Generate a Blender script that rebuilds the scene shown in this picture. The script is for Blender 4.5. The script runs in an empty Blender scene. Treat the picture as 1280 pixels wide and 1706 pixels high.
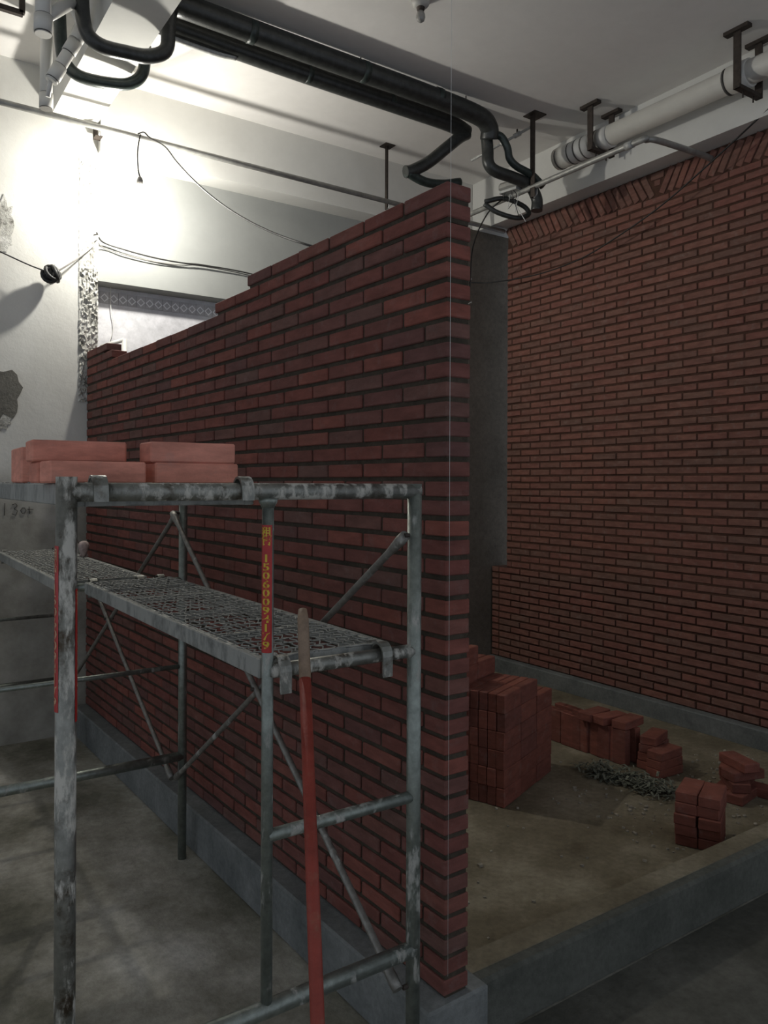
import bpy, bmesh, math, random
from mathutils import Vector, Matrix, Euler

random.seed(11)
S = bpy.context.scene
COL = S.collection
R = math.radians

# ------------------------------------------------------------------ camera
CAM_H = 1.833
cam_data = bpy.data.cameras.new('camera')
cam = bpy.data.objects.new('camera', cam_data)
COL.objects.link(cam)
cam_data.sensor_fit = 'VERTICAL'
cam_data.sensor_height = 36.0
cam_data.lens = 36.0 * 1299.84 / 1706.0
cam_data.shift_y = -(853.0 - 805.26) / 1706.0
cam_data.clip_start = 0.02
cam_data.clip_end = 60
YAW = 34.189
cam.rotation_mode = 'XYZ'
base = Euler((R(90), 0, R(-YAW)), 'XYZ').to_matrix()
cam.rotation_euler = (base @ Matrix.Rotation(0.003812, 3, 'Z')).to_euler('XYZ')
cam.location = (0, 0, CAM_H)
S.camera = cam

# ------------------------------------------------------------------ world, exposure
w = bpy.data.worlds.new('ambient_fill'); S.world = w  # even bluish fill added to brighten the open-sided hall
w.use_nodes = True
bg = w.node_tree.nodes['Background']
bg.inputs[0].default_value = (0.76, 0.84, 0.97, 1)
bg.inputs[1].default_value = 0.235
S.view_settings.view_transform = 'Standard'
S.view_settings.look = 'None'
S.view_settings.gamma = 1.0
S.view_settings.use_curve_mapping = False
S.view_settings.exposure = 1.18
LAMP_STRENGTH = 725.0          # glowing glass of the one lit bulb

# ------------------------------------------------------------------ helpers
def link(o, parent=None):
    COL.objects.link(o)
    if parent is not None:
        o.parent = parent
    return o

def tag(o, label=None, cat=None, group=None, kind=None):
    if label: o['label'] = label
    if cat: o['category'] = cat
    if group: o['group'] = group
    if kind: o['kind'] = kind
    return o

def empty(name, loc=(0, 0, 0), rz=0.0, label=None, cat=None, group=None, kind=None):
    o = bpy.data.objects.new(name, None)
    o.empty_display_size = 0.1
    o.location = loc
    o.rotation_euler = (0, 0, rz)
    link(o)
    return tag(o, label, cat, group, kind)

class MB:
    """collects solids, builds ONE mesh object"""
    def __init__(self):
        self.v = []; self.f = []; self.sm = []
    def add(self, verts, faces, smooth=False):
        n = len(self.v)
        self.v += [tuple(p) for p in verts]
        self.f += [tuple(i + n for i in f) for f in faces]
        self.sm += [smooth] * len(faces)
        return self
    def box(self, c, s, rot=None):
        x, y, z = s[0] / 2, s[1] / 2, s[2] / 2
        vs = [Vector(p) for p in ((-x,-y,-z),(x,-y,-z),(x,y,-z),(-x,y,-z),(-x,-y,z),(x,-y,z),(x,y,z),(-x,y,z))]
        if rot is not None:
            m = rot if isinstance(rot, Matrix) else Euler(rot).to_matrix()
            vs = [m @ p for p in vs]
        vs = [p + Vector(c) for p in vs]
        return self.add(vs, [(0,3,2,1),(4,5,6,7),(0,1,5,4),(1,2,6,5),(2,3,7,6),(3,0,4,7)])
    def span(self, a, b):
        return self.box([(a[i] + b[i]) / 2 for i in range(3)], [abs(b[i] - a[i]) for i in range(3)])
    def tube(self, pts, r, seg=14, caps=True, rads=None):
        pts = [Vector(p) for p in pts]
        n = len(pts)
        vs, fs = [], []
        t0 = (pts[1] - pts[0]).normalized()
        ref = Vector((0, 0, 1)) if abs(t0.z) < 0.9 else Vector((1, 0, 0))
        u = t0.cross(ref).normalized()
        for i, p in enumerate(pts):
            if i == 0: t = pts[1] - pts[0]
            elif i == n - 1: t = pts[-1] - pts[-2]
            else: t = (pts[i+1] - p).normalized() + (p - pts[i-1]).normalized()
            t.normalize()
            u = (u - t * u.dot(t)).normalized()
            w_ = t.cross(u)
            rr = rads[i] if rads else r
            for k in range(seg):
                a = 2 * math.pi * k / seg
                vs.append(p + (u * math.cos(a) + w_ * math.sin(a)) * rr)
        for i in range(n - 1):
            for k in range(seg):
                k2 = (k + 1) % seg
                fs.append((i*seg+k, i*seg+k2, (i+1)*seg+k2, (i+1)*seg+k))
        self.add(vs, fs, True)
        if caps:
            m = len(self.v) - len(vs)
            self.f.append(tuple(m + k for k in reversed(range(seg)))); self.sm.append(False)
            self.f.append(tuple(m + (n-1)*seg + k for k in range(seg))); self.sm.append(False)
        return self
    def lathe(self, prof, c=(0,0,0), seg=18):
        """prof: (radius, z) from bottom to top, about a vertical axis"""
        vs, fs = [], []
        for r, z in prof:
            for k in range(seg):
                a = 2*math.pi*k/seg
                vs.append((c[0]+r*math.cos(a), c[1]+r*math.sin(a), c[2]+z))
        for i in range(len(prof)-1):
            for k in range(seg):
                k2 = (k+1) % seg
                fs.append((i*seg+k, i*seg+k2, (i+1)*seg+k2, (i+1)*seg+k))
        fs.append(tuple(reversed(range(seg))))
        fs.append(tuple((len(prof)-1)*seg+k for k in range(seg)))
        return self.add(vs, fs, True)
    def mesh(self, name):
        me = bpy.data.meshes.new(name)
        me.from_pydata(self.v, [], self.f)
        me.polygons.foreach_set('use_smooth', self.sm)
        me.update()
        return me
    def build(self, name, mat, parent=None, loc=None, bevel=0.0):
        me = self.mesh(name)
        if bevel:
            bm = bmesh.new(); bm.from_mesh(me)
            es = [e for e in bm.edges if e.calc_face_angle(0) > 0.6]
            bmesh.ops.bevel(bm, geom=es, offset=bevel, segments=1, affect='EDGES', profile=0.5)
            bm.to_mesh(me); bm.free()
        me.materials.append(mat)
        o = bpy.data.objects.new(name, me)
        if loc is not None: o.location = loc
        return link(o, parent)

def smooth_path(pts, n=6):
    """Catmull-Rom through the points"""
    P = [Vector(p) for p in pts]
    P = [P[0] * 2 - P[1]] + P + [P[-1] * 2 - P[-2]]
    out = []
    for i in range(1, len(P) - 2):
        for k in range(n):
            t = k / n
            a, b, c, d = P[i-1], P[i], P[i+1], P[i+2]
            out.append(0.5 * ((2*b) + (c-a)*t + (2*a-5*b+4*c-d)*t*t + (3*b-a-3*c+d)*t*t*t))
    out.append(P[-2])
    return out

def sag(a, b, d, n=14):
    a, b = Vector(a), Vector(b)
    return [a.lerp(b, i/n) - Vector((0, 0, d * 4 * (i/n) * (1 - i/n))) for i in range(n + 1)]

# ------------------------------------------------------------------ materials
def new_mat(name):
    m = bpy.data.materials.new(name); m.use_nodes = True
    nt = m.node_tree
    return m, nt, nt.nodes['Principled BSDF']

def N(nt, t, **kw):
    n = nt.nodes.new(t)
    for k, v in kw.items(): setattr(n, k, v)
    return n

def noise(nt, vec, scale, detail=5.0, rough=0.6):
    n = N(nt, 'ShaderNodeTexNoise')
    n.inputs['Scale'].default_value = scale
    n.inputs['Detail'].default_value = detail
    n.inputs['Roughness'].default_value = rough
    nt.links.new(vec, n.inputs['Vector'])
    return n.outputs['Fac']

def ramp(nt, fac, stops):
    r = N(nt, 'ShaderNodeValToRGB')
    el = r.color_ramp.elements
    while len(el) > 1: el.remove(el[-1])
    el[0].position = stops[0][0]; el[0].color = (*stops[0][1], 1)
    for p, c in stops[1:]:
        e = el.new(p); e.color = (*c, 1)
    nt.links.new(fac, r.inputs['Fac'])
    return r.outputs['Color']

def mixc(nt, fac, a, b, mode='MIX'):
    m = N(nt, 'ShaderNodeMix', data_type='RGBA', blend_type=mode)
    if hasattr(fac, 'node'): nt.links.new(fac, m.inputs[0])
    else: m.inputs[0].default_value = fac
    for s, i in ((a, 6), (b, 7)):
        if hasattr(s, 'node'): nt.links.new(s, m.inputs[i])
        else: m.inputs[i].default_value = (*s, 1)
    return m.outputs[2]

def bump(nt, h, bsdf, strength=0.3, dist=0.01):
    b = N(nt, 'ShaderNodeBump')
    b.inputs['Strength'].default_value = strength
    b.inputs['Distance'].default_value = dist
    nt.links.new(h, b.inputs['Height'])
    nt.links.new(b.outputs['Normal'], bsdf.inputs['Normal'])

def geo_pos(nt): return N(nt, 'ShaderNodeNewGeometry').outputs['Position']
def obj_pos(nt): return N(nt, 'ShaderNodeTexCoord').outputs['Object']

def plain(name, col, rough=0.6, metal=0.0, var=0.25, scale=14.0, bmp=0.15, spec=0.5):
    m, nt, b = new_mat(name)
    p = geo_pos(nt)
    f = noise(nt, p, scale)
    lo = tuple(c * (1 - var) for c in col); hi = tuple(min(1, c * (1 + var)) for c in col)
    nt.links.new(ramp(nt, f, [(0.3, lo), (0.7, hi)]), b.inputs['Base Color'])
    b.inputs['Roughness'].default_value = rough
    b.inputs['Metallic'].default_value = metal
    b.inputs['Specular IOR Level'].default_value = spec
    if bmp: bump(nt, noise(nt, p, scale * 5), b, bmp, 0.004)
    return m

def brick_mat(name, cols, var=0.3, stain=(0.32, 0.30, 0.27), stain_amt=0.18, rough=0.9):
    """fired clay: each brick its own tone, streaked, a little mortar smear"""
    m, nt, b = new_mat(name)
    oi = N(nt, 'ShaderNodeObjectInfo').outputs['Random']
    isl = N(nt, 'ShaderNodeNewGeometry')
    add = N(nt, 'ShaderNodeMath', operation='ADD'); nt.links.new(oi, add.inputs[0]); nt.links.new(isl.outputs['Random Per Island'], add.inputs[1])
    fr = N(nt, 'ShaderNodeMath', operation='FRACT'); nt.links.new(add.outputs[0], fr.inputs[0])
    tone = ramp(nt, fr.outputs[0], [(i / (len(cols) - 1), c) for i, c in enumerate(cols)])
    p = isl.outputs['Position']
    mp = N(nt, 'ShaderNodeMapping'); mp.inputs['Scale'].default_value = (1, 1, 3.5)
    nt.links.new(p, mp.inputs['Vector'])
    f1 = noise(nt, mp.outputs[0], 9, 6, 0.65)
    shade = ramp(nt, f1, [(0.25, (1 - var,) * 3), (0.75, (1 + var,) * 3)])
    c = mixc(nt, 1.0, tone, shade, 'MULTIPLY')
    f2 = noise(nt, p, 16, 4, 0.7)
    sf = ramp(nt, f2, [(0.55, (0, 0, 0)), (0.8, (stain_amt,) * 3)])
    c = mixc(nt, sf, c, stain)
    nt.links.new(c, b.inputs['Base Color'])
    b.inputs['Roughness'].default_value = rough
    b.inputs['Specular IOR Level'].default_value = 0.25
    bump(nt, noise(nt, p, 90, 4, 0.7), b, 0.45, 0.004)
    return m

def concrete_mat(name, stops, scale=1.6, fine=30.0, bmp=0.35, rough=0.92, stretch=(1, 1, 1), amt=1.0):
    m, nt, b = new_mat(name)
    p = geo_pos(nt)
    mp = N(nt, 'ShaderNodeMapping'); mp.inputs['Scale'].default_value = stretch
    nt.links.new(p, mp.inputs['Vector'])
    f1 = noise(nt, mp.outputs[0], scale, 8, 0.62)
    c = ramp(nt, f1, stops)
    f2 = noise(nt, p, fine, 5, 0.7)
    c = mixc(nt, 1.0, c, ramp(nt, f2, [(0.3, (1 - 0.22 * amt,) * 3), (0.7, (1 + 0.15 * amt,) * 3)]), 'MULTIPLY')
    nt.links.new(c, b.inputs['Base Color'])
    b.inputs['Roughness'].default_value = rough
    b.inputs['Specular IOR Level'].default_value = 0.2
    bump(nt, f2, b, bmp, 0.012)
    return m

def splattered_steel(name, base, splat=(0.42, 0.41, 0.37), amount=0.55, metal=0.75, rough=0.42, rust=None):
    m, nt, b = new_mat(name)
    p = geo_pos(nt)
    mp = N(nt, 'ShaderNodeMapping'); mp.inputs['Scale'].default_value = (1, 1, 0.35)
    nt.links.new(p, mp.inputs['Vector'])
    f = noise(nt, mp.outputs[0], 26, 7, 0.7)
    big = noise(nt, p, 3.5, 3, 0.6)
    mul = N(nt, 'ShaderNodeMath', operation='MULTIPLY_ADD')
    nt.links.new(big, mul.inputs[0]); mul.inputs[1].default_value = 0.5; nt.links.new(f, mul.inputs[2])
    msk = ramp(nt, mul.outputs[0], [(1.05 - amount * 0.5, (0, 0, 0)), (1.15 - amount * 0.5, (1, 1, 1))])
    c0 = ramp(nt, noise(nt, p, 40, 4), [(0.3, tuple(x * 0.75 for x in base)), (0.7, tuple(x * 1.2 for x in base))])
    if rust:
        c0 = mixc(nt, ramp(nt, noise(nt, p, 11, 6, 0.7), [(0.52, (0, 0, 0)), (0.66, (1, 1, 1))]), c0, rust)
    nt.links.new(mixc(nt, msk, c0, splat), b.inputs['Base Color'])
    inv = N(nt, 'ShaderNodeMapRange'); nt.links.new(msk, inv.inputs[0])
    inv.inputs[3].default_value = metal; inv.inputs[4].default_value = 0.0
    nt.links.new(inv.outputs[0], b.inputs['Metallic'])
    rg = N(nt, 'ShaderNodeMapRange'); nt.links.new(msk, rg.inputs[0])
    rg.inputs[3].default_value = rough; rg.inputs[4].default_value = 0.95
    nt.links.new(rg.outputs[0], b.inputs['Roughness'])
    bump(nt, mul.outputs[0], b, 0.5, 0.006)
    return m

M = {}
M['brick_wall'] = brick_mat('partition_brick', [(0.155,0.064,0.052),(0.20,0.068,0.052),(0.135,0.064,0.056),(0.23,0.078,0.058),(0.145,0.078,0.064),(0.185,0.065,0.053)])
M['brick_right'] = brick_mat('right_wall_brick', [(0.20,0.094,0.073),(0.225,0.097,0.076),(0.175,0.098,0.077),(0.24,0.106,0.08),(0.19,0.106,0.082)], stain_amt=0.3)
M['brick_loose'] = brick_mat('pale_brick', [(0.66,0.27,0.195),(0.70,0.30,0.22),(0.58,0.225,0.16),(0.68,0.31,0.235)], stain_amt=0.25)  # brighter tone than the wall and stacked bricks
M['mortar'] = concrete_mat('mortar', [(0.3,(0.045,0.037,0.027)),(0.7,(0.085,0.068,0.05))], 9, 50, 0.5)
M['mortar_right'] = concrete_mat('mortar_right', [(0.3,(0.07,0.034,0.023)),(0.7,(0.11,0.058,0.042))], 9, 50, 0.5)
M['plinth'] = concrete_mat('plinth_concrete', [(0.3,(0.13,0.14,0.135)),(0.7,(0.24,0.25,0.24))], 3.5, 40, 0.35)
M['kerb'] = concrete_mat('kerb_concrete', [(0.3,(0.075,0.078,0.066)),(0.7,(0.14,0.142,0.122))], 4, 40, 0.4)
M['floor'] = concrete_mat('cement_floor', [(0.28,(0.085,0.083,0.06)),(0.42,(0.205,0.195,0.15)),(0.55,(0.385,0.365,0.305)),(0.70,(0.66,0.64,0.57))], 1.5, 26, 0.45, stretch=(1,0.7,1))
M['floor_dark'] = concrete_mat('dark_cement', [(0.3,(0.06,0.06,0.048)),(0.5,(0.105,0.103,0.086)),(0.66,(0.17,0.165,0.14)),(0.78,(0.27,0.26,0.225))], 1.3, 26, 0.45)
M['sand_floor'] = concrete_mat('sandy_floor', [(0.3,(0.13,0.108,0.07)),(0.5,(0.215,0.185,0.127)),(0.7,(0.36,0.32,0.235))], 2.1, 34, 0.5)
M['ceiling'] = concrete_mat('ceiling_paint', [(0.3,(0.78,0.755,0.72)),(0.7,(0.84,0.815,0.78))], 0.7, 9, 0.05, amt=0.12)
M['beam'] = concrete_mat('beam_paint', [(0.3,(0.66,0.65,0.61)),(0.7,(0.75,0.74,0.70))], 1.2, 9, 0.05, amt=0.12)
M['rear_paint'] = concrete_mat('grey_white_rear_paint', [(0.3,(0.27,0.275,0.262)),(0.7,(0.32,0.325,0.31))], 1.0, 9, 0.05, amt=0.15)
M['column'] = concrete_mat('bare_column', [(0.3,(0.13,0.112,0.09)),(0.7,(0.19,0.165,0.135))], 2.0, 30, 0.25)
M['plaster_chip'] = concrete_mat('chipped_plaster', [(0.32,(0.10,0.095,0.08)),(0.42,(0.42,0.41,0.37)),(0.6,(0.62,0.61,0.57))], 14, 60, 0.8)
M['bare_cement'] = concrete_mat('bare_cement', [(0.3,(0.12,0.115,0.10)),(0.7,(0.20,0.19,0.165))], 6, 50, 0.6)
M['steel'] = splattered_steel('galvanised_tube', (0.27,0.295,0.262), amount=0.45)
M['steel_dirty'] = splattered_steel('cement_caked_tube', (0.25,0.25,0.22), splat=(0.52,0.50,0.44), amount=0.55, rust=(0.085,0.065,0.045))
M['steel_thin'] = splattered_steel('brace_tube', (0.27,0.26,0.235), amount=0.4, metal=0.7, rough=0.5)
M['grate'] = splattered_steel('walkway_steel', (0.27,0.275,0.255), splat=(0.33,0.33,0.30), amount=0.7, metal=0.5, rough=0.6)
M['rusty'] = plain('brown_primed_steel', (0.055,0.042,0.034), 0.65, 0.3, 0.35, 30)
M['foam'] = plain('black_foam_insulation', (0.040,0.042,0.039), 0.32, 0.0, 0.4, 25, 0.35)
M['foam2'] = plain('dark_wrapped_hose', (0.035,0.048,0.043), 0.3, 0.0, 0.4, 25, 0.35)
M['pvc'] = plain('white_pvc', (0.66,0.645,0.60), 0.42, 0.0, 0.06, 6, 0.0)
M['pvc_ring'] = plain('pvc_rubber_ring', (0.10,0.095,0.085), 0.7, 0.0, 0.1, 6, 0.0)
M['conduit'] = plain('grey_conduit', (0.34,0.335,0.31), 0.45, 0.35, 0.2, 20, 0.05)
M['cable'] = plain('black_cable', (0.02,0.019,0.018), 0.5, 0, 0.2, 20, 0)
M['cable_grey'] = plain('grey_cable', (0.20,0.19,0.175), 0.5, 0, 0.2, 20, 0)
M['white_wire'] = plain('white_wire', (0.70,0.69,0.66), 0.5, 0, 0.05, 20, 0)
M['tape'] = plain('foil_tape', (0.45,0.45,0.43), 0.45, 0.2, 0.25, 40, 0.3)
M['rail'] = plain('ceiling_rail_paint', (0.50,0.485,0.45), 0.6, 0, 0.1, 10, 0)
M['red_handle'] = brick_mat('red_painted_wood', [(0.27,0.05,0.034),(0.27,0.05,0.034)], 0.25, stain=(0.26,0.17,0.10), stain_amt=0.5, rough=0.5)
M['worn_wood'] = plain('worn_wood', (0.26,0.18,0.12), 0.6, 0, 0.25, 40, 0.2)
M['sticker'] = plain('red_sticker', (0.42,0.022,0.018), 0.4, 0, 0.1, 30, 0)
M['sticker_text'] = plain('yellow_print', (0.60,0.42,0.03), 0.45, 0, 0.08, 30, 0)
M['pale_text'] = plain('faded_print', (0.50,0.27,0.16), 0.6, 0, 0.2, 40, 0)
M['pencil'] = plain('pencil_mark', (0.05,0.045,0.04), 0.8, 0, 0.2, 30, 0)
M['tile'] = concrete_mat('white_glazed_tile', [(0.3,(0.55,0.54,0.56)),(0.7,(0.72,0.71,0.73))], 2.6, 12, 0.05, 0.35, (1, 1, 0.35))
M['tile_grey'] = plain('grey_border_tile', (0.50,0.48,0.49), 0.4, 0, 0.15, 20, 0)
M['tile_white'] = plain('white_diamond_line', (0.93,0.92,0.93), 0.4, 0, 0.05, 20, 0)
M['straw'] = plain('dry_rubbish', (0.15,0.155,0.115), 0.9, 0, 0.6, 60, 0.2)
M['pebble'] = plain('rubble', (0.34,0.31,0.25), 0.95, 0, 0.5, 40, 0.2)
M['pink_rag'] = plain('pink_grey_cap', (0.42,0.33,0.30), 0.8, 0, 0.3, 60, 0.3)
M['glass_bulb'] = plain('dusty_glass_bulb', (0.30,0.29,0.27), 0.12, 0, 0.1, 30, 0)

# painted wall: white above, patched grey cement low down, ragged border
m, nt, b = new_mat('old_painted_plaster')
p = geo_pos(nt)
sep = N(nt, 'ShaderNodeSeparateXYZ'); nt.links.new(p, sep.inputs[0])
big = noise(nt, p, 1.1, 6, 0.6)
ma = N(nt, 'ShaderNodeMath', operation='MULTIPLY_ADD')
nt.links.new(big, ma.inputs[0]); ma.inputs[1].default_value = 1.3; nt.links.new(sep.outputs['Z'], ma.inputs[2])
msk = ramp(nt, N(nt, 'ShaderNodeMapRange').outputs[0], [(0, (0, 0, 0)), (1, (1, 1, 1))])
mr = msk.node.inputs['Fac'].links[0].from_node
nt.links.new(ma.outputs[0], mr.inputs[0]); mr.inputs[1].default_value = 2.25; mr.inputs[2].default_value = 2.75
paint = ramp(nt, noise(nt, p, 2.2, 6, 0.6), [(0.3, (0.60,0.585,0.54)), (0.7, (0.70,0.69,0.645))])
cem = ramp(nt, noise(nt, p, 3.0, 7, 0.65), [(0.3, (0.24,0.225,0.19)), (0.55, (0.40,0.385,0.335)), (0.75, (0.54,0.525,0.475))])
nt.links.new(mixc(nt, msk, cem, paint), b.inputs['Base Color'])
b.inputs['Roughness'].default_value = 0.9
b.inputs['Specular IOR Level'].default_value = 0.2
bump(nt, noise(nt, p, 18, 6, 0.65), b, 0.25, 0.01)
M['old_plaster'] = m

# glowing bulb
m = bpy.data.materials.new('glowing_bulb'); m.use_nodes = True
nt = m.node_tree; nt.nodes.clear()
em = nt.nodes.new('ShaderNodeEmission'); out = nt.nodes.new('ShaderNodeOutputMaterial')
em.inputs[0].default_value = (1.0, 0.975, 0.90, 1); em.inputs[1].default_value = LAMP_STRENGTH
nt.links.new(em.outputs[0], out.inputs[0])
M['glow'] = m

# ------------------------------------------------------------------ room shell
CEIL = 4.79
YB = 5.97                       # face of the old wall at the far left
def struct(name, mb, mat, label, parent=None, **kw):
    o = mb.build(name, mat, parent, **kw)
    if parent is None: tag(o, label, None, None, 'structure')
    return o

struct('floor', MB().span((-4.0, -3.0, -0.12), (6.4, 7.2, 0.0)), M['floor'], 'grey cement floor with dusty and damp patches')
struct('floor_front', MB().span((1.30, -3.0, 0.0), (6.4, 1.924, 0.003)), M['floor_dark'], 'darker cement floor in front of the kerb')  # thin overlay with a darker tone than the main floor
struct('floor_room', MB().span((1.62, 2.0, 0.0), (5.2, 5.95, 0.006)), M['sand_floor'], 'sandy beige floor of the small room inside the kerb')
struct('ceiling', MB().span((-4.0, -3.0, CEIL), (6.4, 7.2, CEIL + 0.15)), M['ceiling'], 'white painted concrete ceiling slab')

wb = struct('wall_back', MB().span((-4.0, YB, 0), (1.487, YB + 0.33, CEIL)), M['old_plaster'], 'old white plastered wall behind the scaffold with grey cement patches')
# chipped strip where the plaster was hacked off
nx, nz = 16, 120
mb = MB(); vs = []; fs = []
rs = random.Random(4)
for j in range(nz + 1):
    for i in range(nx + 1):
        x = 1.352 + 0.137 * i / nx; z = 2.42 + (4.20 - 2.42) * j / nz
        edge = 0.0 if i in (0, nx) else 1.0
        d = (rs.random() ** 3) * 0.022 * edge * (1.0 if z < 3.4 else 0.4)
        vs.append((x + rs.uniform(-0.004, 0.004), YB - 0.004 - d, z))
for j in range(nz):
    for i in range(nx):
        a = j * (nx + 1) + i
        fs.append((a, a + 1, a + nx + 2, a + nx + 1))
mb.add(vs, fs)
cs = mb.build('chipped_strip', M['plaster_chip'], wb); tag(cs, 'rough strip of hacked-off plaster')
def ragged(cx, cz, rx, rz, seed, y, t=0.006, n=26):
    rr = random.Random(seed); pts = []
    for k in range(n):
        a = 2*math.pi*k/n; q = rr.uniform(0.72, 1.1)
        pts.append((cx + rx*q*math.cos(a), cz + rz*q*math.sin(a)))
    vs = [(x, y, z) for x, z in pts] + [(x, y + t, z) for x, z in pts]
    fs = [tuple(range(n))] + [(k, k + n, (k+1) % n + n, (k+1) % n) for k in range(n)]
    return MB().add(vs, fs)
ragged(0.80, 2.45, 0.20, 0.21, 3, YB - 0.007).build('bare_patch', M['bare_cement'], wb)
ragged(0.82, 2.28, 0.10, 0.10, 5, YB - 0.006).build('bare_patch', M['plaster_chip'], wb)
ragged(0.84, 3.62, 0.09, 0.20, 9, YB - 0.005).build('bare_patch', M['plaster_chip'], wb)
# pencilled height mark
mk = MB()
def stroke(pts): mk.tube([(x, YB - 0.004, z) for x, z in pts], 0.0024, 5)
stroke([(0.866, 1.685), (0.864, 1.60)])
stroke([(0.912, 1.672), (0.935, 1.682), (0.945, 1.665), (0.925, 1.645), (0.948, 1.63), (0.935, 1.60), (0.912, 1.61)])
stroke([(0.978, 1.65), (0.967, 1.632), (0.978, 1.613), (0.993, 1.613), (1.002, 1.632), (0.993, 1.65), (0.978, 1.65)])
stroke([(1.022, 1.66), (1.024, 1.61)]); stroke([(1.012, 1.642), (1.05, 1.638)])
tag(mk.build('pencil_mark', M['pencil'], wb), 'pencilled figures 1301')

# recessed back wall with its opening, closed by a tiled face behind
YW = 6.11
bw = MB()
bw.span((1.487, YW, 3.36), (5.6, YW + 0.18, CEIL))
bw.span((2.575, YW, 0), (5.6, YW + 0.18, 3.36))
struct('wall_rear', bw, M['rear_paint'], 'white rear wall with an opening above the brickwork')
bt = struct('wall_tiled', MB().span((1.40, YW + 0.18, 0), (3.1, YW + 0.26, 3.8)), M['tile'], 'white tiled face closing the opening in the rear wall')
zt = 3.36 - 0.035
for k in range(16):
    x = 1.545 + 0.071 * k
    fr = MB().box((x, YW + 0.176, zt - 0.045), (0.069, 0.008, 0.092)).build('border_tile', M['tile_grey'], bt)
    d = MB(); c0 = (x, YW + 0.1712, zt - 0.048); a, q = 0.034, 0.023
    for A in (a,):
        o_ = [(A, 0), (0, A), (-A, 0), (0, -A)]; i_ = [(q, 0), (0, q), (-q, 0), (0, -q)]
        vs = [(c0[0] + u_, c0[1], c0[2] + v_) for u_, v_ in o_ + i_] + [(c0[0] + u_, c0[1] + 0.002, c0[2] + v_) for u_, v_ in o_ + i_]
        fs = []
        for t in range(4):
            t2 = (t + 1) % 4
            fs += [(t, t2, t2 + 4, t + 4), (t + 8, t + 12, t2 + 12, t2 + 8), (t, t + 8, t2 + 8, t2), (t + 4, t2 + 4, t2 + 12, t + 12)]
        d.add(vs, fs)
    d.build('diamond', M['tile_white'], fr)
# opening edge strip
MB().span((1.487, YW - 0.02, 1.6), (1.505, YW + 0.18, 3.37)).build('opening_edge', M['beam'], bt)

struct('trim_1', MB().span((1.487, 5.90, 4.265), (5.05, YW, CEIL)), M['beam'], 'white concrete beam along the rear wall')
struct('trim_2', MB().span((1.165, -3.0, 4.475), (1.475, YB, CEIL)), M['beam'], 'white concrete beam running overhead to the old wall')
struct('trim_3', MB().span((5.055, -3.0, 4.312), (5.7, YW, CEIL)), M['beam'], 'white concrete beam above the right brick wall')
struct('wall_column', MB().span((4.93, 5.815, 0), (5.75, YW, 4.312)), M['column'], 'bare grey concrete column in the corner of the room')

# ------------------------------------------------------------------ bricks
_bm_cache = {}
def brick_mesh(lx, ly, lz, mat, bev=0.0035):
    key = (round(lx, 3), round(ly, 3), round(lz, 3), mat.name)
    if key not in _bm_cache:
        bm = bmesh.new()
        bmesh.ops.create_cube(bm, size=1.0)
        bmesh.ops.scale(bm, vec=(lx, ly, lz), verts=bm.verts)
        bmesh.ops.bevel(bm, geom=list(bm.edges), offset=bev, segments=1, affect='EDGES', profile=0.5)
        me = bpy.data.meshes.new('brick'); bm.to_mesh(me); bm.free()
        me.materials.append(mat)
        _bm_cache[key] = me
    return _bm_cache[key]

CO = 0.063                      # course height
def lay_wall(root, pieces, mat, near_pt, limit, inv):
    """pieces: (centre, size, rot) in the wall's own frame; the nearest ones become bricks, the rest one part"""
    pieces = sorted(pieces, key=lambda q: (Vector(q[0]) - inv).length)
    rest = MB()
    for i, (c, s, rot) in enumerate(pieces):
        if i < limit:
            o = bpy.data.objects.new('brick', brick_mesh(s[0], s[1], s[2], mat))
            o.location = c
            if rot: o.rotation_euler = rot
            link(o, root)
        else:
            rest.box(c, s, rot)
    o = rest.build('brick_courses', mat, root, bevel=0.003)
    tag(o, kind='stuff')

rj = random.Random(7)
# --- partition wall: 41 courses, racked back at the top
PW = 0.2367; WT = 0.102; LEN = 4.045; ZB = 0.21
part = empty('wall_partition', (1.541, 1.914, 0), R(1.9), kind='structure')
tag(part, 'free-standing red brick partition wall with a stepped top beside the scaffold')
pieces = []
for row in range(41):
    z = ZB + row * CO + CO / 2
    off = 0.0 if row % 2 == 0 else 0.5
    n = 0.0
    edges = [0.0]
    x = 0.5 if off else 1.0
    while x * PW < LEN - 0.03:
        edges.append(x); x += 1
    edges.append(LEN / PW)
    for a, b_ in zip(edges, edges[1:]):
        mid = (a + b_) / 2
        if row == 40 and 6.0 < mid < 15.2: continue
        if row == 39 and 7.5 < mid < 14.4: continue
        ln = (b_ - a) * PW - 0.012
        if ln < 0.02: continue
        ln = round(ln, 3)
        pieces.append(((WT/2 + rj.uniform(-0.002, 0.002), mid * PW, z + rj.uniform(-0.0012, 0.0012)), (WT, ln, 0.0475), (0, rj.uniform(-0.012, 0.012), rj.uniform(-0.006, 0.006))))
invp = part.matrix_basis.inverted() @ Vector((0, 0, CAM_H))
lay_wall(part, pieces, M['brick_wall'], None, 300, invp)
core = MB()
core.span((0.008, 0.011, ZB - 0.01), (WT - 0.008, LEN, ZB + 39 * CO - 0.008))
core.span((0.008, 0.011, ZB + 39 * CO - 0.006), (WT - 0.008, 7.5 * PW - 0.02, ZB + 40 * CO - 0.006))
core.span((0.008, 0.011, ZB + 40 * CO - 0.006), (WT - 0.008, 6.0 * PW - 0.02, ZB + 41 * CO - 0.014))
core.span((0.008, 14.6 * PW, ZB + 39 * CO - 0.006), (WT - 0.008, LEN, ZB + 40 * CO - 0.006))
core.span((0.008, 15.4 * PW, ZB + 40 * CO - 0.006), (WT - 0.008, LEN, ZB + 41 * CO - 0.014))
core.build('mortar', M['mortar'], part)
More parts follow.
